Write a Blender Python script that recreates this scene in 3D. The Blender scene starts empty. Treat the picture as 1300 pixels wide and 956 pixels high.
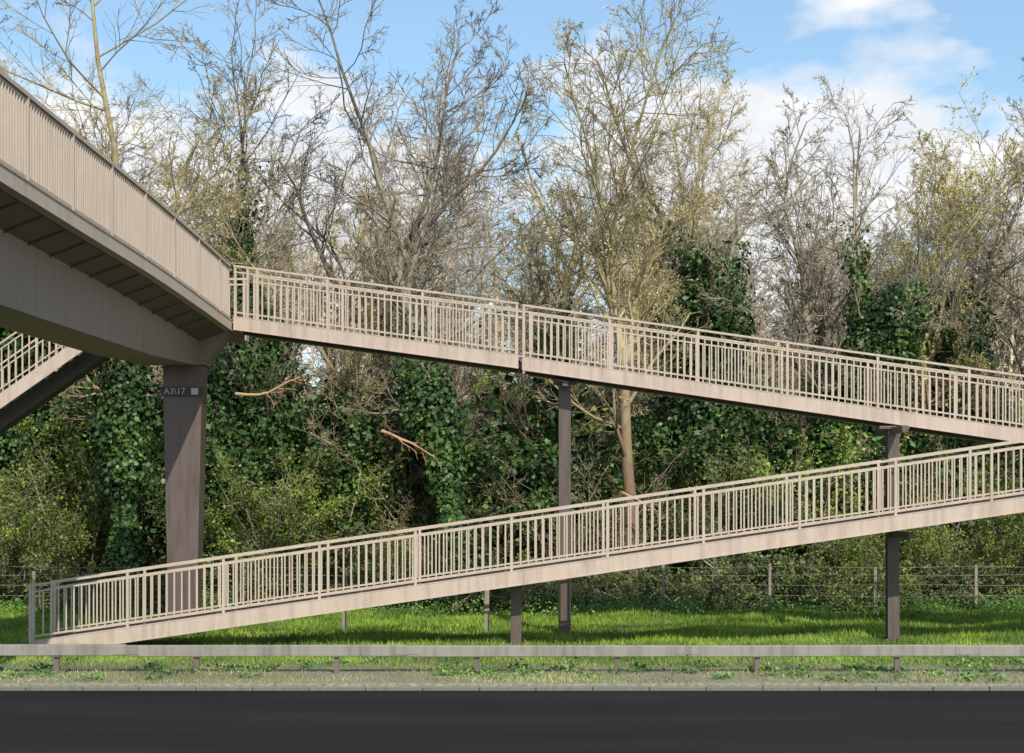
import bpy, math, numpy as np
from mathutils import Vector
import bmesh
sc=bpy.context.scene
rng=np.random.default_rng(7)

# ---------------------------------------------------------------- materials
def mat(name):
    m=bpy.data.materials.new(name); m.use_nodes=True
    nt=m.node_tree; b=nt.nodes['Principled BSDF']
    return m,nt,b
def ramp(nt,stops):
    r=nt.nodes.new('ShaderNodeValToRGB'); e=r.color_ramp.elements
    e[0].position=stops[0][0]; e[0].color=(*stops[0][1],1)
    e[1].position=stops[-1][0]; e[1].color=(*stops[-1][1],1)
    for p,c in stops[1:-1]:
        x=e.new(p); x.color=(*c,1)
    return r
def noise(nt,scale,detail=6,rough=.6,vec=None,dist=0):
    n=nt.nodes.new('ShaderNodeTexNoise'); n.inputs['Scale'].default_value=scale
    n.inputs['Detail'].default_value=detail; n.inputs['Roughness'].default_value=rough
    n.inputs['Distortion'].default_value=dist
    if vec is not None: nt.links.new(vec,n.inputs['Vector'])
    return n
def mixc(nt,f,a,b,mode='MIX'):
    m=nt.nodes.new('ShaderNodeMix'); m.data_type='RGBA'; m.blend_type=mode
    for s,v in ((0,f),(6,a),(7,b)):
        if isinstance(v,(int,float)): m.inputs[s].default_value=v
        elif isinstance(v,tuple): m.inputs[s].default_value=(*v,1)
        else: nt.links.new(v,m.inputs[s])
    return m.outputs[2]
def pos(nt,scale=None):
    g=nt.nodes.new('ShaderNodeNewGeometry')
    if scale is None: return g.outputs['Position']
    mp=nt.nodes.new('ShaderNodeMapping'); mp.inputs['Scale'].default_value=scale
    nt.links.new(g.outputs['Position'],mp.inputs['Vector']); return mp.outputs[0]
def paint(name,c,dirt,rough=.5,streak=.5,spot=.3):
    m,nt,b=mat(name)
    n1=noise(nt,1.3,8,.65,pos(nt)); n2=noise(nt,1.0,6,.6,pos(nt,(7,7,.8)))
    n3=noise(nt,22,5,.7,pos(nt))
    r1=ramp(nt,[(.38,(0,0,0)),(.7,(1,1,1))]); nt.links.new(n1.outputs[0],r1.inputs[0])
    r2=ramp(nt,[(.45,(0,0,0)),(.75,(1,1,1))]); nt.links.new(n2.outputs[0],r2.inputs[0])
    r3=ramp(nt,[(.6,(0,0,0)),(.72,(1,1,1))]); nt.links.new(n3.outputs[0],r3.inputs[0])
    def sc_(o,k):
        mm=nt.nodes.new('ShaderNodeMath'); mm.operation='MULTIPLY'; mm.inputs[1].default_value=k
        nt.links.new(o,mm.inputs[0]); return mm.outputs[0]
    c1=mixc(nt,sc_(r1.outputs[0],.35),c,tuple(x*.75 for x in c))
    c2=mixc(nt,sc_(r2.outputs[0],streak),c1,dirt)
    c3=mixc(nt,sc_(r3.outputs[0],spot),c2,tuple(x*.6 for x in dirt))
    nt.links.new(c3,b.inputs['Base Color']); b.inputs['Roughness'].default_value=rough
    bp=nt.nodes.new('ShaderNodeBump'); bp.inputs['Strength'].default_value=.15; bp.inputs['Distance'].default_value=.01
    nt.links.new(n3.outputs[0],bp.inputs['Height']); nt.links.new(bp.outputs[0],b.inputs['Normal'])
    return m
M_tan=paint('tan_paint',(.485,.392,.305),(.26,.20,.15),.5,.45,.3)
M_par=paint('parapet_paint',(.43,.35,.275),(.25,.195,.15),.5,.4,.3)
M_tan2=paint('fascia_paint',(.50,.395,.315),(.25,.185,.14),.5,.6,.4)
M_girder=paint('girder_paint',(.27,.212,.17),(.15,.113,.088),.55,.5,.25)
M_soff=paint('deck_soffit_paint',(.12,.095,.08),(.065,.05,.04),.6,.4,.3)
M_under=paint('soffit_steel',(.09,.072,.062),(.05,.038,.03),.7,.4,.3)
M_col=paint('column_paint',(.120,.090,.076),(.055,.038,.030),.36,.75,.45)
M_deck=paint('deck_surface',(.30,.29,.27),(.14,.13,.11),.8,.3,.5)
M_rail=paint('weathered_galvanised',(.26,.24,.205),(.12,.095,.07),.6,.8,.6)
M_rust=paint('rusty_post',(.15,.12,.095),(.08,.05,.035),.8,.6,.5)
M_conc=paint('concrete',(.17,.165,.14),(.08,.08,.055),.9,.6,.6)
M_wood=paint('weathered_wood',(.27,.235,.18),(.10,.08,.06),.9,.5,.5)
M_white=paint('worn_white_paint',(.6,.6,.57),(.3,.3,.28),.7,.5,.6)
M_letter=paint('sign_lettering',(.52,.50,.46),(.3,.28,.24),.7,.4,.4)
M_plate=paint('sign_plate_dark',(.06,.05,.05),(.04,.03,.03),.6,.2,.2)

def bark(name,c1,c2,c3,low=None,rough=.85):
    m,nt,b=mat(name)
    tc=nt.nodes.new('ShaderNodeTexCoord')
    n=noise(nt,2.2,3,.7,tc.outputs['Object'])
    r=ramp(nt,[(.34,c1),(.5,c2),(.66,c3)]); nt.links.new(n.outputs[0],r.inputs[0]); d=r.outputs[0]
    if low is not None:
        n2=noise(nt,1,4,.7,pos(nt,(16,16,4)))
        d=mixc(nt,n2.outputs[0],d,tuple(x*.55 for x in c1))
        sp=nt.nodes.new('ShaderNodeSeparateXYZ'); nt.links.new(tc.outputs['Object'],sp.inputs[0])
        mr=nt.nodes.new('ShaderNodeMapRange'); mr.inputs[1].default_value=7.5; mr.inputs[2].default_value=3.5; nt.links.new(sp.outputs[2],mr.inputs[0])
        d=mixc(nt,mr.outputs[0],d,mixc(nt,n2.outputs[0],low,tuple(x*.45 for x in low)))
    n3=noise(nt,.16,1,.5,pos(nt)); r3=ramp(nt,[(.35,(.68,.68,.70)),(.65,(1.22,1.2,1.15))]); nt.links.new(n3.outputs[0],r3.inputs[0])
    nt.links.new(mixc(nt,1.0,d,r3.outputs[0],'MULTIPLY'),b.inputs['Base Color'])
    b.inputs['Roughness'].default_value=rough; b.inputs['Specular IOR Level'].default_value=.2
    return m
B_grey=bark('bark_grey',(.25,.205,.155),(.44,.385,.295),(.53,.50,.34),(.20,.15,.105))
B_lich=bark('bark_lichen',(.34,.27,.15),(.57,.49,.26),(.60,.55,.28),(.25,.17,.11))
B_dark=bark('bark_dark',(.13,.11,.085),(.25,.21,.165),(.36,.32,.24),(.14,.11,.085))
B_far=bark('bark_distant',(.34,.265,.19),(.53,.44,.335),(.60,.52,.36))
B_brown=bark('bramble_stem',(.12,.09,.06),(.24,.19,.13),(.36,.31,.21))
B_org=bark('split_wood',(.26,.14,.08),(.40,.22,.13),(.42,.29,.19))

def leafm(name,stops,rough=.5,trans=.25):
    m,nt,b=mat(name)
    a=nt.nodes.new('ShaderNodeAttribute'); a.attribute_name='rnd'
    r=ramp(nt,stops); nt.links.new(a.outputs['Fac'],r.inputs[0])
    n=noise(nt,.6,2,.5,pos(nt)); rr=ramp(nt,[(.36,(.5,.55,.55)),(.64,(1.35,1.28,1.1))]); nt.links.new(n.outputs[0],rr.inputs[0])
    c=mixc(nt,1.0,r.outputs[0],rr.outputs[0],'MULTIPLY')
    nt.links.new(c,b.inputs['Base Color']); b.inputs['Roughness'].default_value=rough; b.inputs['Specular IOR Level'].default_value=.35
    if trans>0:
        t=nt.nodes.new('ShaderNodeBsdfTranslucent'); nt.links.new(c,t.inputs[0])
        mx=nt.nodes.new('ShaderNodeMixShader'); mx.inputs[0].default_value=trans
        nt.links.new(b.outputs[0],mx.inputs[1]); nt.links.new(t.outputs[0],mx.inputs[2])
        nt.links.new(mx.outputs[0],nt.nodes['Material Output'].inputs[0])
    return m
L_ivy=leafm('ivy_leaf',[(0,(.020,.048,.012)),(.6,(.048,.105,.025)),(1,(.14,.21,.055))],.5,0)
L_spring=leafm('spring_leaf',[(0,(.10,.16,.025)),(.6,(.20,.29,.045)),(1,(.34,.42,.09))],.5,.25)
L_bramble=leafm('bramble_leaf',[(0,(.05,.09,.02)),(.6,(.11,.17,.04)),(1,(.24,.22,.08))],.5,0)
L_ochre=leafm('ochre_bud',[(0,(.42,.28,.15)),(.5,(.54,.43,.20)),(1,(.58,.52,.22))],.7,0)
L_birch=leafm('catkin_bud',[(0,(.44,.33,.10)),(.5,(.52,.46,.12)),(1,(.55,.56,.15))],.7,0)
L_bud=leafm('winter_bud',[(0,(.36,.26,.16)),(.5,(.48,.40,.23)),(1,(.50,.49,.24))],.7,0)
L_grass=leafm('grass_blade',[(0,(.11,.18,.022)),(.6,(.22,.35,.042)),(.93,(.33,.44,.08)),(1,(.42,.38,.18))],.5,.18)
L_dry=leafm('verge_blade',[(0,(.14,.17,.06)),(.5,(.24,.27,.11)),(1,(.42,.37,.25))],.6,0)
L_weed=leafm('weed_leaf',[(0,(.04,.11,.02)),(.6,(.10,.21,.04)),(1,(.20,.33,.08))],.5,0)

# ---------------------------------------------------------------- mesh helpers
def mesh_np(name,V,F,m,rnd=None,smooth=False):
    V=np.asarray(V,np.float32).reshape(-1,3); F=np.asarray(F,np.int32); M,k=F.shape
    me=bpy.data.meshes.new(name)
    me.vertices.add(len(V)); me.vertices.foreach_set('co',V.ravel())
    me.loops.add(M*k); me.loops.foreach_set('vertex_index',F.ravel())
    me.polygons.add(M); me.polygons.foreach_set('loop_start',np.arange(0,M*k,k,dtype=np.int32))
    me.polygons.foreach_set('loop_total',np.full(M,k,np.int32))
    if smooth: me.polygons.foreach_set('use_smooth',np.ones(M,bool))
    me.update(calc_edges=True)
    if rnd is not None:
        a=me.attributes.new('rnd','FLOAT','FACE'); a.data.foreach_set('value',np.asarray(rnd,np.float32))
    me.materials.append(m)
    return me
def obj(name,me,parent=None,loc=(0,0,0),rz=0,s=1):
    o=bpy.data.objects.new(name,me); sc.collection.objects.link(o)
    o.location=loc; o.rotation_euler=(0,0,rz); o.scale=(s,s,s) if np.isscalar(s) else s
    if parent: o.parent=parent
    return o
def empty(name,parent=None):
    o=bpy.data.objects.new(name,None); sc.collection.objects.link(o); o.empty_display_size=.3
    if parent: o.parent=parent
    return o
class MB:
    def __init__(s): s.v=[]; s.f=[]
    def hexa(s,c8):
        n=len(s.v); s.v+= [tuple(map(float,c)) for c in c8]
        s.f+=[(n,n+3,n+2,n+1),(n+4,n+5,n+6,n+7),(n,n+1,n+5,n+4),(n+1,n+2,n+6,n+5),(n+2,n+3,n+7,n+6),(n+3,n,n+4,n+7)]
    def box(s,x0,x1,y0,y1,z0,z1):
        s.hexa([(x0,y0,z0),(x1,y0,z0),(x1,y1,z0),(x0,y1,z0),(x0,y0,z1),(x1,y0,z1),(x1,y1,z1),(x0,y1,z1)])
    def beam(s,p,q,w,h):
        p=Vector(p); q=Vector(q); d=(q-p); side=Vector((d.y,-d.x,0)); side.normalize(); side*=w/2; u=Vector((0,0,h/2))
        s.hexa([p-side-u,p+side-u,q+side-u,q-side-u,p-side+u,p+side+u,q+side+u,q-side+u])
    def vbar(s,x,y,z0,z1,d,a,b):
        dx,dy=d; ax,ay=dx*a/2,dy*a/2; bx,by=-dy*b/2,dx*b/2
        c=[(x-ax-bx,y-ay-by),(x+ax-bx,y+ay-by),(x+ax+bx,y+ay+by),(x-ax+bx,y-ay+by)]
        s.hexa([(i,j,z0) for i,j in c]+[(i,j,z1) for i,j in c])
    def prism_xz(s,poly,y0,y1):
        n=len(s.v); k=len(poly)
        s.v+=[(x,y0,z) for x,z in poly]+[(x,y1,z) for x,z in poly]
        s.f.append(tuple(range(n,n+k))); s.f.append(tuple(range(n+2*k-1,n+k-1,-1)))
        for i in range(k): j=(i+1)%k; s.f.append((n+i,n+k+i,n+k+j,n+j))
    def make(s,name,m,parent=None,bevel=0):
        me=bpy.data.meshes.new(name); me.from_pydata(s.v,[],s.f); me.materials.append(m)
        bm=bmesh.new(); bm.from_mesh(me); bmesh.ops.recalc_face_normals(bm,faces=bm.faces); bm.to_mesh(me); bm.free()
        o=obj(name,me,parent)
        if bevel:
            b=o.modifiers.new('bevel','BEVEL'); b.width=bevel; b.segments=2; b.limit_method='ANGLE'
        return o

# ---------------------------------------------------------------- railing
def railing(A,B,parent,tag,posts,spacing=.15,barw=.028,hgt=1.0,second=True):
    A=np.array(A,float); B=np.array(B,float); D=B-A; L=math.hypot(D[0],D[1]); d=D[:2]/L
    def P(t): return A+D*t
    r=MB(); bars=MB(); po=MB()
    off=lambda z:(np.array([0,0,z]))
    r.beam(A+off(-.022),B+off(-.022),.065,.044)
    if second: r.beam(A+off(-.15),B+off(-.15),.036,.034)
    r.beam(A+off(-hgt-.02),B+off(-hgt-.02),.036,.036)
    ps=[]
    for t in posts:
        p=P(t); po.vbar(p[0],p[1],p[2]-hgt-.22,p[2]-.03,d,.052,.05); ps.append(t*L)
    n=int(L/spacing)
    for i in range(n):
        s=(i+.5)*L/n
        if min(abs(s-q) for q in ps)<.05: continue
        p=P(s/L); bars.vbar(p[0],p[1],p[2]-hgt,p[2]-(.16 if second else .04),d,barw,.016)
    r.make(tag+'_rails',M_tan,parent); bars.make(tag+'_balusters',M_tan,parent); po.make(tag+'_posts',M_tan,parent)

def ramp_part(A,B,width,parent,tag,extra_posts=(),pitch=1.93,spacing=.15):
    A=np.array(A,float); B=np.array(B,float); D=B-A; L=math.hypot(D[0],D[1]); d=D[:2]/L
    nrm=np.array([-d[1],d[0],0])*width
    n=max(1,round(L/pitch)); posts=[i/n for i in range(n+1)]
    posts[0]=.035/L; posts[-1]=1-.035/L
    railing(A,B,parent,tag+'_front',posts+list(extra_posts),spacing); railing(A+nrm,B+nrm,parent,tag+'_back',posts,spacing)
    w=nrm/width
    f=MB(); de=MB(); un=MB()
    for k,s in ((0,-1),(1,1)):
        a=A+nrm*k; b=B+nrm*k; o=w*s*.035
        f.beam(a+o+[0,0,-1.255],b+o+[0,0,-1.255],.016,.27)
        f.beam(a-o*.2+[0,0,-1.115],b-o*.2+[0,0,-1.115],.11,.018)
        f.beam(a-o*.2+[0,0,-1.398],b-o*.2+[0,0,-1.398],.13,.02)
    c=nrm/2
    de.beam(A+c+[0,0,-1.19],B+c+[0,0,-1.19],width-.12,.06)
    un.beam(A+c+[0,0,-1.33],B+c+[0,0,-1.33],.25,.2)
    m=int(L/.96)
    for i in range(m+1):
        t=min(max(i/m,.01),.99); p=A+D*t
        un.beam(p+w*.06+[0,0,-1.29],p+w*(width-.06)+[0,0,-1.29],.07,.12)
    for i in range(m):
        t=(i+.5)/m; p=A+D*t
        de.beam(p+w*.1+[0,0,-1.155],p+w*(width-.1)+[0,0,-1.155],.05,.014)
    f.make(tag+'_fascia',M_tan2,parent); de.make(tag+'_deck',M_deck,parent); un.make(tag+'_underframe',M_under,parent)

def h_column(x,y,z1,w,parent,tag,z0=0.0,cap=.5):
    b=MB(); fl=.03
    b.box(x-w/2,x+w/2,y-w/2,y-w/2+fl,z0,z1); b.box(x-w/2,x+w/2,y+w/2-fl,y+w/2,z0,z1)
    b.box(x-w*.42,x-w*.42+.02,y-w/2+fl,y+w/2-fl,z0,z1); b.box(x+w*.42-.02,x+w*.42,y-w/2+fl,y+w/2-fl,z0,z1)
    b.box(x-w*.85,x+w*.85,y-w*.85,y+w*.85,z0-.02,z0+.035)
    for sx in(-1,1):
        for sy in(-1,1): b.box(x+sx*w*.68-.02,x+sx*w*.68+.02,y+sy*w*.68-.02,y+sy*w*.68+.02,z0+.035,z0+.08)
    b.box(x-cap/2,x+cap/2,y-w/2-.06,y+w/2+.06,z1,z1+.06)
    b.make(tag,M_col,parent,.004)

# ramps -------------------------------------------------------------
ramp_up=empty('access_ramp')
J=(.17,33.5,7.13)
ramp_part((-6.02,34.1,8.02),(J[0]-.03,J[1]+.003,J[2]+.005),1.6,ramp_up,'upper_bay',extra_posts=(.05,.085),spacing=.14)
ramp_part((J[0]+.05,J[1],J[2]-.03),(15.0,32.07,4.84),1.6,ramp_up,'lower_bay',spacing=.14)
h_column(1.14,34.15,5.44,.26,ramp_up,'support_column')
h_column(7.86,32.56,4.40,.24,ramp_up,'support_column_mid',cap=.62)
h_column(13.4,33.0,3.55,.24,ramp_up,'support_column_end')
b=MB(); b.box(7.80,7.92,31.5,33.9,4.30,4.44); b.box(1.08,1.20,33.5,34.9,5.36,5.47); b.box(7.80,7.92,31.0,32.42,2.18,2.30); b.make('crossheads',M_col,ramp_up)

ramp_lo=empty('access_ramp')
ramp_part((-9.39,30.8,1.30),(15.0,30.8,4.85),1.45,ramp_lo,'ramp')
h_column(.08,31.6,1.20,.22,ramp_lo,'support_post',cap=.3)
b=MB()
for y in (30.8,32.25): b.box(-9.44,-9.385,y-.027,y+.027,-.05,1.30)
b.make('foot_newels',M_tan,ramp_lo)
b=MB(); b.box(-14,-9.3,30.6,32.5,-.1,.03); b.make('foot_path',M_conc,ramp_lo)
land=empty('ramp_landing')
b=MB(); b.box(15.02,17.2,30.7,33.8,3.50,3.66); b.make('landing_deck',M_deck,land)
b=MB(); b.box(15.02,17.3,30.66,30.69,3.36,3.70); b.box(17.22,17.25,30.7,33.9,3.36,3.70); b.box(15.02,17.3,33.82,33.85,3.36,3.70); b.make('landing_fascia',M_tan2,land)
railing((15.05,30.76,4.87),(17.1,30.76,4.87),land,'landing_front',[.02,.98])
railing((17.15,30.8,4.87),(17.15,33.7,4.87),land,'landing_side',[.02,.5,.98])
railing((17.1,33.74,4.87),(15.05,33.74,4.87),land,'landing_back',[.02,.98])
h_column(16.2,32.2,3.40,.26,land,'landing_column')

# ---------------------------------------------------------------- footbridge
fb=empty('footbridge')
ctl=[(-14,-8.2,8.15),(-8,-7.8,8.35),(0,-7.25,8.50),(8,-6.85,8.52),(16,-6.58,8.48),(20,-6.5,8.44),(24,-6.4,8.36),(27,-6.3,8.29),(30.2,-6.2,8.17),(34.05,-6.12,8.02)]
cy=np.array([c[0] for c in ctl]);
def E(y):
    i=int(np.clip(np.searchsorted(cy,y)-1,0,len(cy)-2)); 
    def cr(k):
        p=[ctl[max(i-1,0)][k],ctl[i][k],ctl[i+1][k],ctl[min(i+2,len(ctl)-1)][k]]; yy=[cy[max(i-1,0)],cy[i],cy[i+1],cy[min(i+2,len(cy)-1)]]
        h=cy[i+1]-cy[i]; m1=(p[2]-p[0])/(yy[2]-yy[0]); m2=(p[3]-p[1])/(yy[3]-yy[1]) ; t=(y-cy[i])/h
        return (2*t**3-3*t**2+1)*p[1]+(t**3-2*t*t+t)*h*m1+(-2*t**3+3*t*t)*p[2]+(t**3-t*t)*h*m2
    return cr(1),cr(2)
W=2.35
ys=[float(y) for y in np.arange(-14,33.6,1.0)]+[34.05]
rails=MB(); bars=MB(); posts=MB(); edge=MB(); deck=MB(); under=MB(); gird=MB()
for k in range(len(ys)-1):
    y0,y1=ys[k],ys[k+1]; (x0,z0),(x1,z1)=E(y0),E(y1)
    for side in (0,-W):
        a=lambda dz,dx=0:((x0+side+dx,y0,z0+dz),(x1+side+dx,y1,z1+dz))
        p,q=a(-.03); rails.beam(p,q,.09,.06)
        p,q=a(-.10); rails.beam(p,q,.03,.05)
        p,q=a(-1.13); rails.beam(p,q,.04,.04)
        s=1 if side==0 else -1
        p,q=a(-1.32,.05*s); edge.beam(p,q,.03,.22)
        p,q=a(-1.205,.01*s); edge.beam(p,q,.14,.02)
        p,q=a(-1.43,.0*s); edge.beam(p,q,.17,.02)
        n=9
        for j in range(n):
            t=(j+.5)/n; bars.vbar(x0+(x1-x0)*t+side,y0+(y1-y0)*t,z0+(z1-z0)*t-1.12,z0+(z1-z0)*t-.08,(0,1),.02,.045)
    c0=x0-W/2; c1=x1-W/2
    deck.beam((c0,y0,z0-1.27),(c1,y1,z1-1.27),W-.06,.08)
    for s in (0,1):
        if s==0: xa0,xb0,xa1,xb1=x0-.10,x0-.66,x1-.10,x1-.66
        else: xa0,xb0,xa1,xb1=x0-W+.10,x0-1.70,x1-W+.10,x1-1.70
        under.hexa([(xb0,y0,z0-1.66),(xa0,y0,z0-1.45),(xa1,y1,z1-1.45),(xb1,y1,z1-1.66),(xb0,y0,z0-1.62),(xa0,y0,z0-1.41),(xa1,y1,z1-1.41),(xb1,y1,z1-1.62)])
        poly=[(xa0,z0-1.452),(xa0,z0-1.48),(xb0,z0-1.70),(xb0,z0-1.662)]
        under.prism_xz(poly,y0-.01,y0+.01)
    def gb(y): return 5.72+.12*max(0,(y-30)/4)+ (.5*max(0,(18-y)/18) if y<18 else 0)
    g0,g1=gb(y0),gb(y1); t0,t1=z0-1.315,z1-1.315
    gird.hexa([(x0-1.75,y0,g0),(x0-.68,y0,g0),(x1-.68,y1,g1),(x1-1.75,y1,g1),(x0-1.75,y0,t0),(x0-.62,y0,t0),(x1-.62,y1,t1),(x1-1.75,y1,t1)])
for y in np.arange(-13,34.1,2.0):
    x,z=E(min(y,34.0)); 
    for side in(0,-W): posts.vbar(x+side,y,z-1.4,z-.05,(0,1),.05,.085)
rails.make('parapet_rails',M_par,fb); bars.make('parapet_bars',M_par,fb); posts.make('parapet_posts',M_par,fb)
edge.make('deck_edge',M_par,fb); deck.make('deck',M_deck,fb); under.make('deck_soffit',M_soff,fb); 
me=bpy.data.meshes.new('box_girder'); me.from_pydata(gird.v,[],gird.f); bm=bmesh.new(); bm.from_mesh(me)
bmesh.ops.remove_doubles(bm,verts=bm.verts,dist=.001)
seen={}
for f in list(bm.faces):
    k=tuple(sorted(v.index for v in f.verts)); seen.setdefault(k,[]).append(f)
dead=[f for v in seen.values() if len(v)>1 for f in v]
bmesh.ops.delete(bm,geom=dead,context='FACES_ONLY'); bmesh.ops.recalc_face_normals(bm,faces=bm.faces); bm.to_mesh(me); bm.free()
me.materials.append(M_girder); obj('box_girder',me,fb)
b=MB(); b.box(-8.5,-6.08,34.08,36.2,6.70,6.80); b.make('landing_deck',M_deck,fb)
b=MB(); b.box(-8.5,-6.06,36.22,36.25,6.55,6.90); b.box(-6.07,-6.04,35.8,36.22,6.55,6.9); b.make('landing_fascia',M_tan2,fb)
railing((-6.1,36.2,8.02),(-8.45,36.2,8.02),fb,'landing_back',[.02,.5,.98])
b=MB(); b.prism_xz([(-7.62,5.86),(-6.66,5.86),(-6.14,6.56),(-6.14,6.66),(-8.3,6.66),(-8.3,6.50)],34.07,34.75); b.make('crosshead',M_girder,fb,.01)
b=MB()
zt=5.85
b.hexa([(-7.44,34.12,0),(-6.84,34.12,0),(-6.84,34.68,0),(-7.44,34.68,0),(-7.56,34.09,zt),(-6.70,34.09,zt),(-6.70,34.71,zt),(-7.56,34.71,zt)])
b.box(-7.6,-6.66,34.0,34.8,-.05,.06)
b.make('main_column',M_col,fb,.012)
b=MB(); b.box(-7.585,-6.675,34.04,34.085,5.18,5.38); b.make('number_plate',M_plate,fb)
cu=bpy.data.curves.new('plate_text','FONT'); cu.body='A3\\17'; cu.size=.19; cu.extrude=.004; cu.align_x='LEFT'; cu.align_y='CENTER'
cu.materials.append(M_letter)
o=bpy.data.objects.new('plate_lettering',cu); sc.collection.objects.link(o); o.location=(-7.52,34.032,5.28); o.rotation_euler=(math.pi/2,0,0); o.parent=fb
b=MB()   # worn small location label beside the number
b.box(-6.93,-6.78,34.034,34.039,5.21,5.35); b.make('plate_label',M_letter,fb)

# staircase on the far side
st=empty('staircase')
SL=.70; xs=-8.6; xe=-18.0; f=lambda x:4.87+SL*(x+11.4)
b=MB(); tr=MB(); sp=MB()
for y in (34.75,36.25):
    b.beam((xs,y,f(xs)+.16),(xe,y,f(xe)+.16),.03,.34)
    n=5
    railing((xs,y,f(xs)+1.45),(xe,y,f(xe)+1.45),st,'stair_rail',[.01]+[i/n for i in range(1,n)]+[.99])
n=int((f(xs)-f(xe))/.165); run=(xs-xe)/n
for i in range(n):
    x=xs-(i+.5)*run; z=f(x)+.26
    tr.box(x-run/2-.02,x+run/2,34.78,36.22,z-.03,z); 
sp.beam((xs,35.5,f(xs)-.12),(xe,35.5,f(xe)-.12),.5,.42)
b.make('stringers',M_tan2,st); tr.make('treads',M_deck,st); sp.make('spine_beam',M_under,st)

# ---------------------------------------------------------------- guard rail
def guard(Y,name):
    g=empty(name); b=MB(); p=MB(); j=MB()
    xx=np.arange(-45,46,4.8)
    for i in range(len(xx)-1):
        dz=rng.normal(0,.008); dz2=rng.normal(0,.008)
        b.hexa([(xx[i],Y-.06,.30+dz),(xx[i+1]-.012,Y-.06,.30+dz2),(xx[i+1]-.012,Y+.06,.30+dz2),(xx[i],Y+.06,.30+dz),
                (xx[i],Y-.06,.49+dz),(xx[i+1]-.012,Y-.06,.49+dz2),(xx[i+1]-.012,Y+.06,.49+dz2),(xx[i],Y+.06,.49+dz)])
        j.box(xx[i]-.22,xx[i]+.22,Y-.068,Y+.068,.32,.475)
        for x in (xx[i]+1.2,xx[i]+3.6):
            p.box(x-.045,x+.045,Y-.03,Y+.03,-.1,.31); p.box(x-.08,x+.08,Y-.066,Y+.066,.28,.296)
    b.make('beam',M_rail,g,.012); p.make('posts',M_rust,g); j.make('joint_sleeves',M_rail,g,.008)
guard(27.0,'guard_rail')

# ---------------------------------------------------------------- ground, road
def gz(x,y):
    z=np.where(y<25.55,-.2,0.)
    z=z+np.clip((y-28.5)/12,0,1)*.12+np.clip((y-44)/60,0,1)*3.0
    z=z+np.where(y>28,1,0)*np.clip((y-28)/6,0,1)*(.05*np.sin(x*.7+y*.3)+.04*np.sin(x*1.9-y*1.1))
    return z
gx=np.concatenate([np.linspace(-600,-40,12),np.linspace(-38,38,110),np.linspace(40,600,12)])
gy=np.concatenate([np.linspace(-200,25.4,14),[25.56],np.linspace(25.7,60,80),np.linspace(62,120,20),np.linspace(140,900,14)])
GX,GY=np.meshgrid(gx,gy); GZ=gz(GX,GY); V=np.stack([GX,GY,GZ],-1).reshape(-1,3)
nx=len(gx); ny=len(gy); I=np.arange(nx*ny).reshape(ny,nx)
F=np.stack([I[:-1,:-1],I[:-1,1:],I[1:,1:],I[1:,:-1]],-1).reshape(-1,4)
m,nt,bs=mat('ground_soil_grass')
P_=pos(nt); sep=nt.nodes.new('ShaderNodeSeparateXYZ'); nt.links.new(P_,sep.inputs[0])
n1=noise(nt,1.1,6,.7,P_); n2=noise(nt,9,6,.7,P_); n3=noise(nt,40,3,.7,P_)
gr=ramp(nt,[(.3,(.06,.09,.018)),(.55,(.12,.18,.03)),(.75,(.22,.23,.08))]); nt.links.new(n2.outputs[0],gr.inputs[0])
dr=ramp(nt,[(.3,(.12,.12,.07)),(.5,(.23,.22,.13)),(.7,(.36,.33,.26))]); nt.links.new(n2.outputs[0],dr.inputs[0])
lt=ramp(nt,[(.3,(.025,.018,.01)),(.55,(.07,.05,.028)),(.75,(.14,.095,.055))]); nt.links.new(n3.outputs[0],lt.inputs[0])
def step(lo,hi,amp):
    a=nt.nodes.new('ShaderNodeMath'); a.operation='MULTIPLY_ADD'; nt.links.new(n1.outputs[0],a.inputs[0]); a.inputs[1].default_value=amp; nt.links.new(sep.outputs[1],a.inputs[2])
    r=nt.nodes.new('ShaderNodeMapRange'); nt.links.new(a.outputs[0],r.inputs[0]); r.inputs[1].default_value=lo; r.inputs[2].default_value=hi; return r.outputs[0]
c=mixc(nt,step(28.6,30,2.5),dr.outputs[0],gr.outputs[0]); c=mixc(nt,step(39.7,41,3),c,lt.outputs[0])
nt.links.new(c,bs.inputs['Base Color']); bs.inputs['Roughness'].default_value=1
bp=nt.nodes.new('ShaderNodeBump'); bp.inputs['Distance'].default_value=.06; nt.links.new(n2.outputs[0],bp.inputs['Height']); nt.links.new(bp.outputs[0],bs.inputs['Normal'])
obj('ground',mesh_np('ground',V,F,m,smooth=True))

m,nt,bs=mat('asphalt'); P_=pos(nt); n1=noise(nt,60,4,.8,P_); n2=noise(nt,.5,6,.6,pos(nt,(.25,1.4,1))); n3=nt.nodes.new('ShaderNodeTexVoronoi'); n3.inputs['Scale'].default_value=90; nt.links.new(P_,n3.inputs[0])
r=ramp(nt,[(.35,(.010,.010,.011)),(.7,(.030,.030,.029))]); nt.links.new(n1.outputs[0],r.inputs[0]); r2=ramp(nt,[(.3,(.6,.6,.6)),(.7,(1.15,1.15,1.12))]); nt.links.new(n2.outputs[0],r2.inputs[0])
nt.links.new(mixc(nt,1.0,r.outputs[0],r2.outputs[0],'MULTIPLY'),bs.inputs['Base Color']); bs.inputs['Roughness'].default_value=.95; bs.inputs['Specular IOR Level'].default_value=.12
bp=nt.nodes.new('ShaderNodeBump'); bp.inputs['Distance'].default_value=.01; bp.inputs['Strength'].default_value=.6; nt.links.new(n3.outputs[0],bp.inputs['Height']); nt.links.new(bp.outputs[0],bs.inputs['Normal'])
b=MB(); b.box(-600,600,3,25.42,-.19,-.10); b.make('road',m)
b=MB()
x=-60
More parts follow.
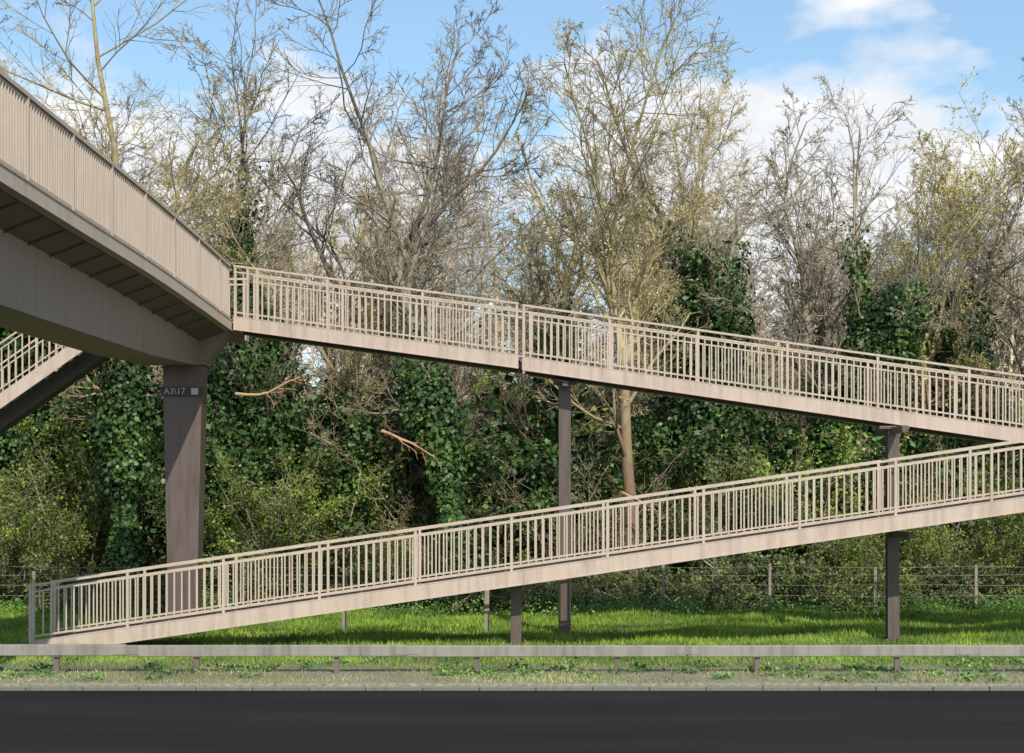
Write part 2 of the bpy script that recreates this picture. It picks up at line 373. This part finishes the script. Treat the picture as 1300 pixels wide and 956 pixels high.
while x<60:
    b.box(x,x+.905,25.425,25.55,-.18,-.04+rng.normal(0,.003)); x+=.915
b.make('kerb',M_conc,None,.012)
b=MB(); b.box(-600,600,18.2,18.3,-.099,-.096)
for x in np.arange(-60,60,9.): b.box(x,x+2.,14.6,14.72,-.099,-.096); b.box(x+3,x+5.,11.,11.12,-.099,-.096)
b.make('road_markings',M_white)

# ---------------------------------------------------------------- wire fence
fe=empty('wire_fence'); b=MB(); w=MB(); FY=39.2
for x in np.arange(-30,31,2.6):
    xx=x+rng.uniform(-.1,.1); g=float(gz(np.array(xx),np.array(FY))); b.box(xx-.035,xx+.035,FY-.035,FY+.035,g-.1,g+1.2+rng.uniform(-.15,.08))
for z in (.4,.68,.92,1.12):
    xs_=np.arange(-30,31,1.3)
    for i in range(len(xs_)-1):
        s0=.02*math.sin(i*1.7+z*9); s1=.02*math.sin((i+1)*1.7+z*9)
        w.beam((xs_[i],FY-.045,z+.12+s0),(xs_[i+1],FY-.045,z+.12+s1),.006,.008)
b.make('posts',M_wood,fe); w.make('wires',M_rail,fe)
for (x,y,h) in ((-3.6,33.9,.75),(-.55,34.6,.95)):
    b=MB(); b.box(x-.05,x+.05,y-.05,y+.05,-.05,h); b.make('marker_post',M_wood)

# ---------------------------------------------------------------- vegetation generators
def nz(a): return a/np.maximum(np.linalg.norm(a,axis=-1,keepdims=True),1e-9)
class Gen:
    def __init__(s,seed): s.r=np.random.default_rng(seed)
    def march(s,p,d,L,r0,r1,N,wob,up):
        B=len(p); P=np.zeros((B,N,3)); P[:,0]=p; d=nz(d)
        for i in range(1,N):
            d=nz(d+s.r.normal(0,wob,(B,3))+np.array([0,0,up]))
            p=p+d*(L/(N-1))[:,None]; P[:,i]=p
        t=np.linspace(0,1,N)[None]; R=r0[:,None]*(1-t)+r1[:,None]*t
        return dict(P=P,R=R,L=L)
    def kids(s,g,nper,t0,t1,ang,asd,ratio,N,wob,up,rr=.6,rmin=.005,taper=.35,fall=.5,flat=0):
        P,R,Lp=g['P'],g['R'],g['L']; B,n,_=P.shape
        idx=np.repeat(np.arange(B),nper); k=np.tile(np.arange(nper),B)
        t=t0+(t1-t0)*(k+s.r.uniform(0,1,len(k)))/nper
        f=t*(n-1); i=np.minimum(f.astype(int),n-2); fr=(f-i)[:,None]
        p=P[idx,i]*(1-fr)+P[idx,i+1]*fr; tan=nz(P[idx,i+1]-P[idx,i]); r=R[idx,i]*(1-fr[:,0])+R[idx,i+1]*fr[:,0]
        q=s.r.normal(0,1,(len(p),3)); q[:,2]*=(1-flat); q=nz(q-tan*np.sum(q*tan,1,keepdims=True))
        a=np.radians(s.r.normal(ang,asd,len(p)))[:,None]; d=tan*np.cos(a)+q*np.sin(a)
        L=Lp[idx]*ratio*(1-fall*t)*s.r.uniform(.6,1.25,len(p))
        r0=np.maximum(r*rr*s.r.uniform(.7,1.1,len(p)),rmin); return s.march(p,d,L,r0,np.maximum(r0*taper,rmin*.7),N,wob,up)
def tubes(groups,sides):
    Vs=[];Fs=[];o=0
    for g,s in zip(groups,sides):
        P,R=g['P'],g['R']; B,N,_=P.shape
        T=np.gradient(P,axis=1); T=nz(T); ref=np.where(np.abs(T[:,:1,2:])>.85,np.array([1.,0,0]),np.array([0,0,1.]))
        u=nz(np.cross(T,np.broadcast_to(ref,T.shape))); v=np.cross(T,u)
        a=np.arange(s)*2*math.pi/s
        ring=P[:,:,None]+R[:,:,None,None]*(np.cos(a)[None,None,:,None]*u[:,:,None]+np.sin(a)[None,None,:,None]*v[:,:,None])
        I=np.arange(B*N*s).reshape(B,N,s)+o; I2=np.roll(I,-1,axis=2)
        F=np.stack([I[:,:-1],I2[:,:-1],I2[:,1:],I[:,1:]],-1).reshape(-1,4)
        Vs.append(ring.reshape(-1,3)); Fs.append(F); o+=B*N*s
    return np.concatenate(Vs),np.concatenate(Fs)
def leaf_quads(r,C,nrm,size,asp=.7):
    n=len(C); nrm=nz(nrm); q=r.normal(0,1,(n,3)); u=nz(q-nrm*np.sum(q*nrm,1,keepdims=True)); v=np.cross(nrm,u)
    sz=(size*r.uniform(.55,1.3,n))[:,None]
    V=np.stack([C-u*sz*.5,C+v*sz*.5*asp-u*sz*.05,C+u*sz*.55+nrm*sz*.08,C-v*sz*.5*asp-u*sz*.05],1)
    return V.reshape(-1,3),np.arange(n*4).reshape(n,4)
def sample_on(r,g,n,tmin=0,tmax=1,zmax=None):
    P=g['P']; B,N,_=P.shape; b=r.integers(0,B,n); f=r.uniform(tmin,tmax,n)*(N-1); i=np.minimum(f.astype(int),N-2); fr=(f-i)[:,None]
    C=P[b,i]*(1-fr)+P[b,i+1]*fr; R=g['R'][b,i]
    if zmax is not None:
        k=C[:,2]<zmax*(.75+.25*r.uniform(0,1,len(C)))-.12*np.abs(r.normal(0,1,len(C)))*zmax; C,R=C[k],R[k]
    return C,R
def ivy_arr(r,parts,spread,size):
    Cs=[];Ns=[]
    for g,n,t1,zm in parts:
        C,R=sample_on(r,g,n,0,t1,zm)
        ph=C[:,2]*1.3+C[:,0]; wv=.55+.5*np.sin(ph+2*np.sin(C[:,2]*.47))+.25*np.sin(C[:,2]*4.1)
        d=nz(r.normal(0,1,C.shape)*np.array([1,1,.7])); d[:,2]+= -.1
        rad=(R+spread*np.clip(wv,.2,2)*np.sqrt(r.uniform(0.05,1,len(C))))[:,None]
        Cs.append(C+d*rad); Ns.append(d+r.normal(0,.5,C.shape)+np.array([0,-.1,.3]))
    C=np.concatenate(Cs); N=np.concatenate(Ns); k=C[:,2]>.05; C,N=C[k],N[k]
    V,F=leaf_quads(r,C,N,size,.9)
    return (V,F,L_ivy,r.beta(2,2.5,len(F)))
class Plant:
    def __init__(s,tag): s.tag=tag; s.parts=[]; s.mesh=None
    def add(s,kind,V,F,m,rnd=None,smooth=False): s.parts.append((kind,V,F,m,rnd,smooth))
    def meshes(s):
        if s.mesh is None: s.mesh=[(k,mesh_np(s.tag+'_'+k,V,F,m,r,sm)) for k,V,F,m,r,sm in s.parts]
        return s.mesh
def make_tree(seed,H,r0,lean=(0,0),barkm=B_grey,nlimb=13,nlead=3,ivy=0,ivyz=8,bud=None,nb=0,budsize=.05,crook=.1,dens=1.0,lang=42,spread=.42,tag='tree',light=False,ivysp=.75,ivyw=(.5,.35,.6)):
    G=Gen(seed); r=G.r; T=Plant(tag)
    tr=G.march(np.zeros((1,3))-[0,0,.15],np.array([[lean[0],lean[1],1.]]),np.array([H*.62]),np.array([r0]),np.array([r0*.45]),12,crook*.6,.06)
    ld=G.kids(tr,nlead,.45,1.0,20,8,.78,9,crook,.05,.8,.03,.15,.1)
    li=G.kids(tr,nlimb,.38,1.0,lang+8,12,spread*.95,8,crook*1.3,.07,.48,.02,.2,.35)
    l2=G.kids(ld,7,.12,1.0,lang,12,.5,7,crook*1.3,.06,.5,.015,.25,.5)
    if light:
        br=[G.kids(g,n,.2,1,45,13,.55,4,crook*1.5,.05,.5,.012,.4,.5) for g,n in ((li,7),(l2,5),(ld,7))]
        tw=[G.kids(g,6,.15,1,42,14,.55,3,.16,.05,.6,.010,.5,.5) for g in br]
        tl=[G.kids(g,3,.12,1,38,14,.6,2,.16,.05,.8,.0085,.6,.3) for g in tw]
        gs=[tr,ld,li,l2]+br+tw+tl; sd=[6,5,4,3]+[3]*9
    else:
        br=[G.kids(g,max(3,int(n*dens)),.2,1,45,13,.5,5,crook*1.5,.05,.5,.0115,.4,.5) for g,n in ((li,8),(l2,6),(ld,8))]
        tw=[G.kids(g,max(3,int(7*dens)),.15,1,42,14,.5,4,.16,.05,.55,.0085,.5,.5) for g in br]
        tl=[G.kids(g,5,.12,1,38,14,.6,3,.16,.05,.7,.0062,.6,.3) for g in tw]
        gs=[tr,ld,li,l2]+br+tw+tl; sd=[10,7,6,5]+[4]*3+[3]*6
    tr['R'][0,0]*=1.35; tr['R'][0,1]*=1.08
    V,F=tubes(gs,sd); T.add('wood',V,F,barkm,None,True)
    if ivy: T.add('ivy',*ivy_arr(r,[(tr,int(ivy*ivyw[0]),1,ivyz),(ld,int(ivy*ivyw[1]),.7,ivyz),(li,int(ivy*ivyw[2]),.6,ivyz)],ivysp,.14))
    if bud:
        Cs=[]; n=nb//len(tl)
        for g in tl: C,_=sample_on(r,g,n,.2,1); Cs.append(C+r.normal(0,.03,C.shape))
        C=np.concatenate(Cs); V,F=leaf_quads(r,C,r.normal(0,1,C.shape),budsize,.5); T.add('buds',V,F,bud,r.uniform(0,1,len(F)))
    return T
def place(name,T,x,y,rz=0,s=1,parent=None):
    z=float(gz(np.array(float(x)),np.array(float(y))))
    ms=T.meshes(); o=obj(name,ms[0][1],parent,(x,y,z),rz,s)
    for k,me in ms[1:]: obj(k,me,o)
    return o
class Merge:
    def __init__(s): s.d={}
    def put(s,T,x,y,rz,sc_):
        z=float(gz(np.array(float(x)),np.array(float(y)))); c,n=math.cos(rz),math.sin(rz)
        M=np.array([[c,n,0],[-n,c,0],[0,0,1]])*sc_
        for k,V,F,m,r,sm in T.parts:
            e=s.d.setdefault((k,m.name),[[],[],[],0,m,sm]); e[0].append((V@M+[x,y,z]).astype(np.float32)); e[1].append((F+e[3]).astype(np.int32)); e[3]+=len(V)
            e[2].append(r if r is not None else None)
    def build(s,name):
        root=empty(name)
        for (k,mn),(Vs,Fs,Rs,n,m,sm) in s.d.items():
            obj(k+'_'+mn,mesh_np(name+'_'+mn,np.concatenate(Vs),np.concatenate(Fs),m,None if Rs[0] is None else np.concatenate(Rs),sm),root)
def make_shrub(seed,H,nst,leafmat,nleaf,lsize,barkm,dens=6,out=28,jit=.1,tag='shrub',base=.5,nt_=4,rt=.0065):
    G=Gen(seed); r=G.r; T=Plant(tag)
    p=np.zeros((nst,3)); p[:,:2]=r.normal(0,base,(nst,2)); d=np.zeros((nst,3)); a=r.uniform(0,6.28,nst); ti=np.radians(np.abs(r.normal(out,12,nst)))
    d[:,0]=np.cos(a)*np.sin(ti); d[:,1]=np.sin(a)*np.sin(ti); d[:,2]=np.cos(ti)
    st=G.march(p,d,H*r.uniform(.6,1.1,nst),r.uniform(.02,.045,nst),np.full(nst,.01),7,.14,-.01)
    b1=G.kids(st,dens,.15,1,45,15,.45,4,.2,.02,.55,.010,.5,.4)
    b2=G.kids(b1,dens,.1,1,45,15,.55,3,.2,.02,.6,.008,.5,.3)
    b3=G.kids(b2,nt_,.1,1,42,15,.6,2,.2,.02,.8,rt,.6,.3)
    V,F=tubes([st,b1,b2,b3],[4,3,3,3]); T.add('wood',V,F,barkm,None,True)
    if nleaf:
        Cs=[]
        for g,n in ((b1,nleaf//5),(b2,nleaf*2//5),(b3,nleaf*2//5)):
            C,_=sample_on(r,g,n,.1,1); Cs.append(C+r.normal(0,jit,C.shape))
        C=np.concatenate(Cs); C=C[C[:,2]>.03]; V,F=leaf_quads(r,C,r.normal(0,.7,C.shape)+[0,-.2,.5],lsize,.75); T.add('leaves',V,F,leafmat,r.beta(2,2,len(F)))
    return T

T_lich=make_tree(11,16.5,.20,(0.02,0),B_lich,16,3,0,0,L_ochre,9000,.065,.10,1.1,tag='ash')
T_left=make_tree(12,17.5,.24,(-.03,0),B_lich,14,3,12000,9.5,L_birch,4000,.06,.09,1.0,tag='ashivy',ivysp=.62,ivyw=(1.1,.2,.1))
T_crook=make_tree(23,16.5,.27,(-.14,0),B_grey,14,3,13000,8.0,L_bud,2500,.05,.17,1.0,50,.5,tag='oak',ivysp=.7,ivyw=(1.0,.1,.15))
T_ivyA=make_tree(14,15.5,.24,(.03,0),B_grey,14,3,32000,13,L_bud,4000,.055,.11,.95,tag='ivyA',ivysp=.95)
T_ivyB=make_tree(15,15,.22,(-.04,0),B_grey,13,3,20000,11.5,L_bud,4000,.055,.11,.95,tag='ivyB',ivysp=.85)
T_birch=make_tree(16,14.8,.17,(.02,0),B_lich,18,3,0,0,L_birch,24000,.065,.08,1.1,34,.36,tag='birch')
T_dark=make_tree(17,16.3,.25,(.05,0),B_dark,14,3,0,0,None,0,.05,.16,1.0,48,.46,tag='bare')
T_gr1=make_tree(18,16,.20,(0,0),B_grey,14,3,0,0,L_bud,5000,.055,.11,1.0,tag='g1')
T_gr2=make_tree(19,15.5,.19,(.04,0),B_lich,15,3,9000,8.5,L_ochre,6000,.055,.10,1.0,38,tag='g2',ivysp=.5,ivyw=(1,.1,.1))

place('ash_tree',T_left,-10.15,41.6,.4,1.0)
place('ivy_clad_tree',T_ivyB,-14.4,46,2.0,1.1)
place('ivy_clad_tree',T_ivyA,-7.2,46.5,.2,1.0)
place('oak_tree',T_crook,-1.0,41.3,0,1.0)
place('ash_tree',T_lich,3.2,42.6,0,1.0)
place('ivy_clad_tree',T_ivyB,6.4,46.5,1.0,1.05)
place('ivy_clad_tree',T_ivyA,9.4,46,3.4,.86)
place('birch_tree',T_birch,12.0,45.5,0,1.0)
place('ivy_clad_tree',T_ivyB,12.9,48,4.2,.95)
place('bare_tree',T_dark,14.6,43.5,2.4,1.05)
place('bare_tree',T_dark,-4.3,49,.9,1.08)
place('bare_tree',T_gr2,.9,47.5,.5,1.05)
place('bare_tree',T_gr1,-17.5,43,1,1.05)
place('bare_tree',T_gr2,19,44,1,1.05)
place('bare_tree',T_gr2,-4.2,43.6,3.1,.8)
place('ash_tree',T_lich,6.2,53,2.2,1.05)
place('ash_tree',T_gr1,9.9,54,4.2,1.1)
place('ivy_clad_tree',T_ivyA,-13.2,50.5,2.2,.9)

fv=[make_tree(71,16.5,.18,(0,0),B_far,13,3,0,0,None,0,.11,.11,tag='f1',light=True),
    make_tree(72,16.5,.18,(.03,0),B_far,13,3,0,0,L_ochre,2500,.09,.12,tag='f2',light=True),
    make_tree(73,15.5,.20,(-.04,0),B_grey,13,3,7000,10,L_bud,1500,.09,.13,tag='f3',light=True),
    make_tree(74,16,.18,(0,0),B_far,14,3,0,0,L_bud,2500,.09,.13,tag='f4',light=True)]
far=Merge()
for row,(y,n,hw) in enumerate(((56,10,22),(63,13,27),(72,16,32),(83,18,38))):
    for i in range(n):
        x=-hw+2*hw*(i+rng.uniform(.15,.85))/n
        far.put(fv[rng.integers(4)],x,y+rng.uniform(-3,3),rng.uniform(0,6.28),rng.uniform(.8,1.08)*(1+.03*row))

S_haw=[make_shrub(31+i,3.6,12,L_spring,8000,.085,B_brown,5,30,tag='haw%d'%i) for i in range(2)]
S_hol=[make_shrub(41+i,3.4,12,L_ivy,11000,.13,B_brown,5,24,.14,tag='hol%d'%i) for i in range(2)]
S_tw=[make_shrub(51+i,4.4,12,L_spring,1500,.06,B_brown,5,26,tag='tw%d'%i,rt=.008) for i in range(2)]
S_br=make_shrub(61,1.9,18,L_bramble,4500,.09,B_brown,5,52,.07,tag='bram',base=.7)
F_hol=make_shrub(43,3.4,10,L_ivy,5000,.21,B_brown,3,24,.16,tag='fhol',nt_=2,rt=.012)
F_haw=make_shrub(44,3.4,10,L_spring,3500,.13,B_brown,4,28,.16,tag='fhaw',nt_=3,rt=.012)
F_tw=make_shrub(45,4.4,12,L_bud,1200,.12,B_far,5,26,tag='ftw',nt_=3,rt=.013)
def sh(name,T,x,y,s=1): return place(name,T,x,y,rng.uniform(0,6.28),s)
for x,y,s in ((-6.5,42.2,1.05),(-5.2,42.9,1.15),(-8.0,43.5,.9),(-3.3,41.9,.6),(9.3,41.8,.65),(11.5,42.3,.7),(13.6,41.6,.9),(-13.5,42.5,.9),(8.4,44.5,1.3),(11.9,45,1.2),(-12.2,44.5,1.3),(4.9,45,1.2)): sh('hawthorn_shrub',S_haw[rng.integers(2)],x,y,s)
for x,y,s in ((-8.3,44.5,1.2),(-4.6,44.5,1.2),(-2.6,45,1.3),(5.9,44,.9),(-6.2,45.5,1.6),(7.2,44.4,.9),(1.0,46,1.2),(-7,47,1.9),(10.4,46,1.5),(3.4,47,1.5)): sh('holly_shrub',S_hol[rng.integers(2)],x,y,s)
ug=Merge(); RZ=lambda: rng.uniform(0,6.28)
for i in range(24):
    x=-17+34*(i+rng.uniform(0,1))/24; ug.put(S_br,x,41.0+rng.uniform(-.3,1.2),RZ(),rng.uniform(.6,1.1))
for i in range(9):
    x=-17+34*(i+rng.uniform(0,1))/9; ug.put(S_tw[rng.integers(2)],x,43.8+rng.uniform(-.7,2),RZ(),rng.uniform(.6,1.0))
for i in range(18):
    x=-20+40*(i+rng.uniform(0,1))/18; ug.put([S_tw[0],S_hol[1],S_haw[0]][rng.integers(3)],x,47.5+rng.uniform(-2,3),RZ(),rng.uniform(.9,1.4))
for i in range(26):
    x=-22+44*(i+rng.uniform(0,1))/26; ug.put([F_hol,F_haw,F_hol][rng.integers(3)],x,51+rng.uniform(-2,3),RZ(),rng.uniform(1.2,1.9))
for i in range(26):
    x=-27+54*(i+rng.uniform(0,1))/26; far.put([F_hol,F_tw,F_haw][rng.integers(3)],x,60+rng.uniform(-3,3),RZ(),rng.uniform(1.5,2.3))
for i in range(34):
    x=-45+90*(i+rng.uniform(0,1))/34; far.put([F_hol,F_tw,F_hol][rng.integers(3)],x,92+rng.uniform(-4,4),RZ(),rng.uniform(2.2,3.2))
ug.build('undergrowth'); far.build('distant_woodland')

for (x,y,z,dx,dz,L) in ((-3.4,41.0,4.7,1,-.38,1.7),(-7.3,41.6,5.7,1,-.15,1.8),(2.9,41.8,3.1,1,-.5,1.1)):
    G=Gen(int(abs(x*100))); a=G.march(np.array([[x,y,z]]),np.array([[dx,.1,dz]]),np.array([L]),np.array([.05]),np.array([.02]),7,.13,0)
    k=G.kids(a,6,.2,1,40,10,.5,4,.15,0,.5,.012); k2=G.kids(k,4,.2,1,40,10,.5,3,.15,0,.5,.008)
    V,F=tubes([a,k,k2],[6,4,3]); obj('broken_branch',mesh_np('broken_branch',V,F,B_org,smooth=True))

# grass ---------------------------------------------------------------
def blades(name,n,x0,x1,y0,y1,h0,h1,m,w=.014,keep=None):
    r=np.random.default_rng(n); x=r.uniform(x0,x1,n); y=r.uniform(y0,y1,n)
    cl=.5+.5*np.sin(x*2.1+1.3*np.sin(y*1.7))*np.sin(y*2.7+1.1*np.sin(x*1.3))
    if keep is not None: k=keep(x,y,r); x,y,cl=x[k],y[k],cl[k]
    n=len(x); z=gz(x,y); h=(h0+(h1-h0)*r.beta(1.6,3,n))*(.6+.7*cl); a=r.uniform(0,6.28,n)
    u=np.stack([np.cos(a),np.sin(a),0*a],1)*(w*.5)*r.uniform(.7,1.5,(n,1)); l=r.normal(0,.45,(n,2))*h[:,None]
    b=np.stack([x,y,z-.01],1); top=b+np.concatenate([l,h[:,None]],1)
    V=np.stack([b-u,b+u,top],1).reshape(-1,3)
    obj(name,mesh_np(name,V,np.arange(n*3).reshape(n,3),m,np.clip(.35*cl+.6*r.uniform(0,1,n),0,1)))
blades('grass',210000,-19,19,28.0,41.5,.05,.20,L_grass,.02,lambda x,y,r: r.uniform(28,29.5,len(x))<y)
blades('verge_grass',60000,-17,17,25.56,29.3,.03,.13,L_dry,.014,lambda x,y,r:(np.sin(x*1.1+y)*.5+.5+r.uniform(-.3,.6,len(x)))>.45)
r=np.random.default_rng(5); Cs=[]
for i in range(360):
    if i<140: cx,cyy,R_,H_=r.uniform(-17,17),r.uniform(25.9,28.6),r.uniform(.06,.16),r.uniform(.05,.18)
    else: cx,cyy,R_,H_=r.uniform(-18,18),r.uniform(37.8,40.8),r.uniform(.15,.45),r.uniform(.2,.6)
    n=int(60*R_/.15); p=r.normal(0,R_,(n,3)); p[:,2]=np.abs(r.normal(0,.5,n))*H_; Cs.append(p+[cx,cyy,float(gz(np.array(cx),np.array(cyy)))+.02])
C=np.concatenate(Cs); V,F=leaf_quads(r,C,r.normal(0,.5,C.shape)+[0,-.2,.9],.075,.6)
obj('weeds',mesh_np('weeds',V,F,L_weed,r.uniform(0,1,len(F))))

# ---------------------------------------------------------------- light, sky
SX=.40
d=Vector((-SX,1.10,-1.0))
sl=bpy.data.lights.new('sun','SUN'); sl.energy=5.0; sl.angle=math.radians(.5); sl.color=(1,.955,.88)
so=bpy.data.objects.new('sun',sl); sc.collection.objects.link(so); so.rotation_euler=d.to_track_quat('-Z','Y').to_euler()
w=bpy.data.worlds.new('World'); sc.world=w; w.use_nodes=True; nt=w.node_tree; bg=nt.nodes['Background']
sky=nt.nodes.new('ShaderNodeTexSky'); sky.sky_type='NISHITA'; sky.sun_disc=False
sky.sun_elevation=math.asin(1/d.length); sky.sun_rotation=math.atan2(SX,-1.10); sky.air_density=1; sky.dust_density=.5; sky.ozone_density=1.2
tc=nt.nodes.new('ShaderNodeTexCoord'); mp=nt.nodes.new('ShaderNodeMapping'); mp.inputs['Scale'].default_value=(1,1,2.2); mp.inputs['Location'].default_value=(.62,0,.2)
nt.links.new(tc.outputs['Generated'],mp.inputs[0])
n=noise(nt,4.4,6,.5,mp.outputs[0],0)
sp=nt.nodes.new('ShaderNodeSeparateXYZ'); nt.links.new(tc.outputs['Generated'],sp.inputs[0])
bi=nt.nodes.new('ShaderNodeMapRange'); bi.inputs[1].default_value=.30; bi.inputs[2].default_value=.16; bi.inputs[3].default_value=-.05; bi.inputs[4].default_value=.09
nt.links.new(sp.outputs[2],bi.inputs[0]); ad=nt.nodes.new('ShaderNodeMath'); ad.operation='ADD'; nt.links.new(n.outputs[0],ad.inputs[0]); nt.links.new(bi.outputs[0],ad.inputs[1])
r=ramp(nt,[(.50,(0,0,0)),(.57,(1,1,1))]); nt.links.new(ad.outputs[0],r.inputs[0])
n2=noise(nt,11,3,.6,mp.outputs[0]); r2=ramp(nt,[(.3,(5.8,6.1,6.6)),(.6,(7.1,7.2,7.3))]); nt.links.new(n2.outputs[0],r2.inputs[0])
blue=mixc(nt,1.0,sky.outputs[0],(1.0,1.22,1.25),'MULTIPLY'); blue=mixc(nt,.10,blue,(7,7.1,7.2))
nt.links.new(mixc(nt,r.outputs[0],blue,r2.outputs[0]),bg.inputs[0]); bg.inputs[1].default_value=.14

# ---------------------------------------------------------------- camera
cam=bpy.data.cameras.new('camera'); co=bpy.data.objects.new('camera',cam); sc.collection.objects.link(co)
co.location=(0,0,3.1); co.rotation_euler=(math.pi/2,0,0); cam.lens=55.4; cam.sensor_width=36; cam.shift_y=147/1300; cam.clip_end=3000; cam.clip_start=.1
sc.camera=co
sc.view_settings.view_transform='Standard'; sc.view_settings.look='None'; sc.view_settings.exposure=0
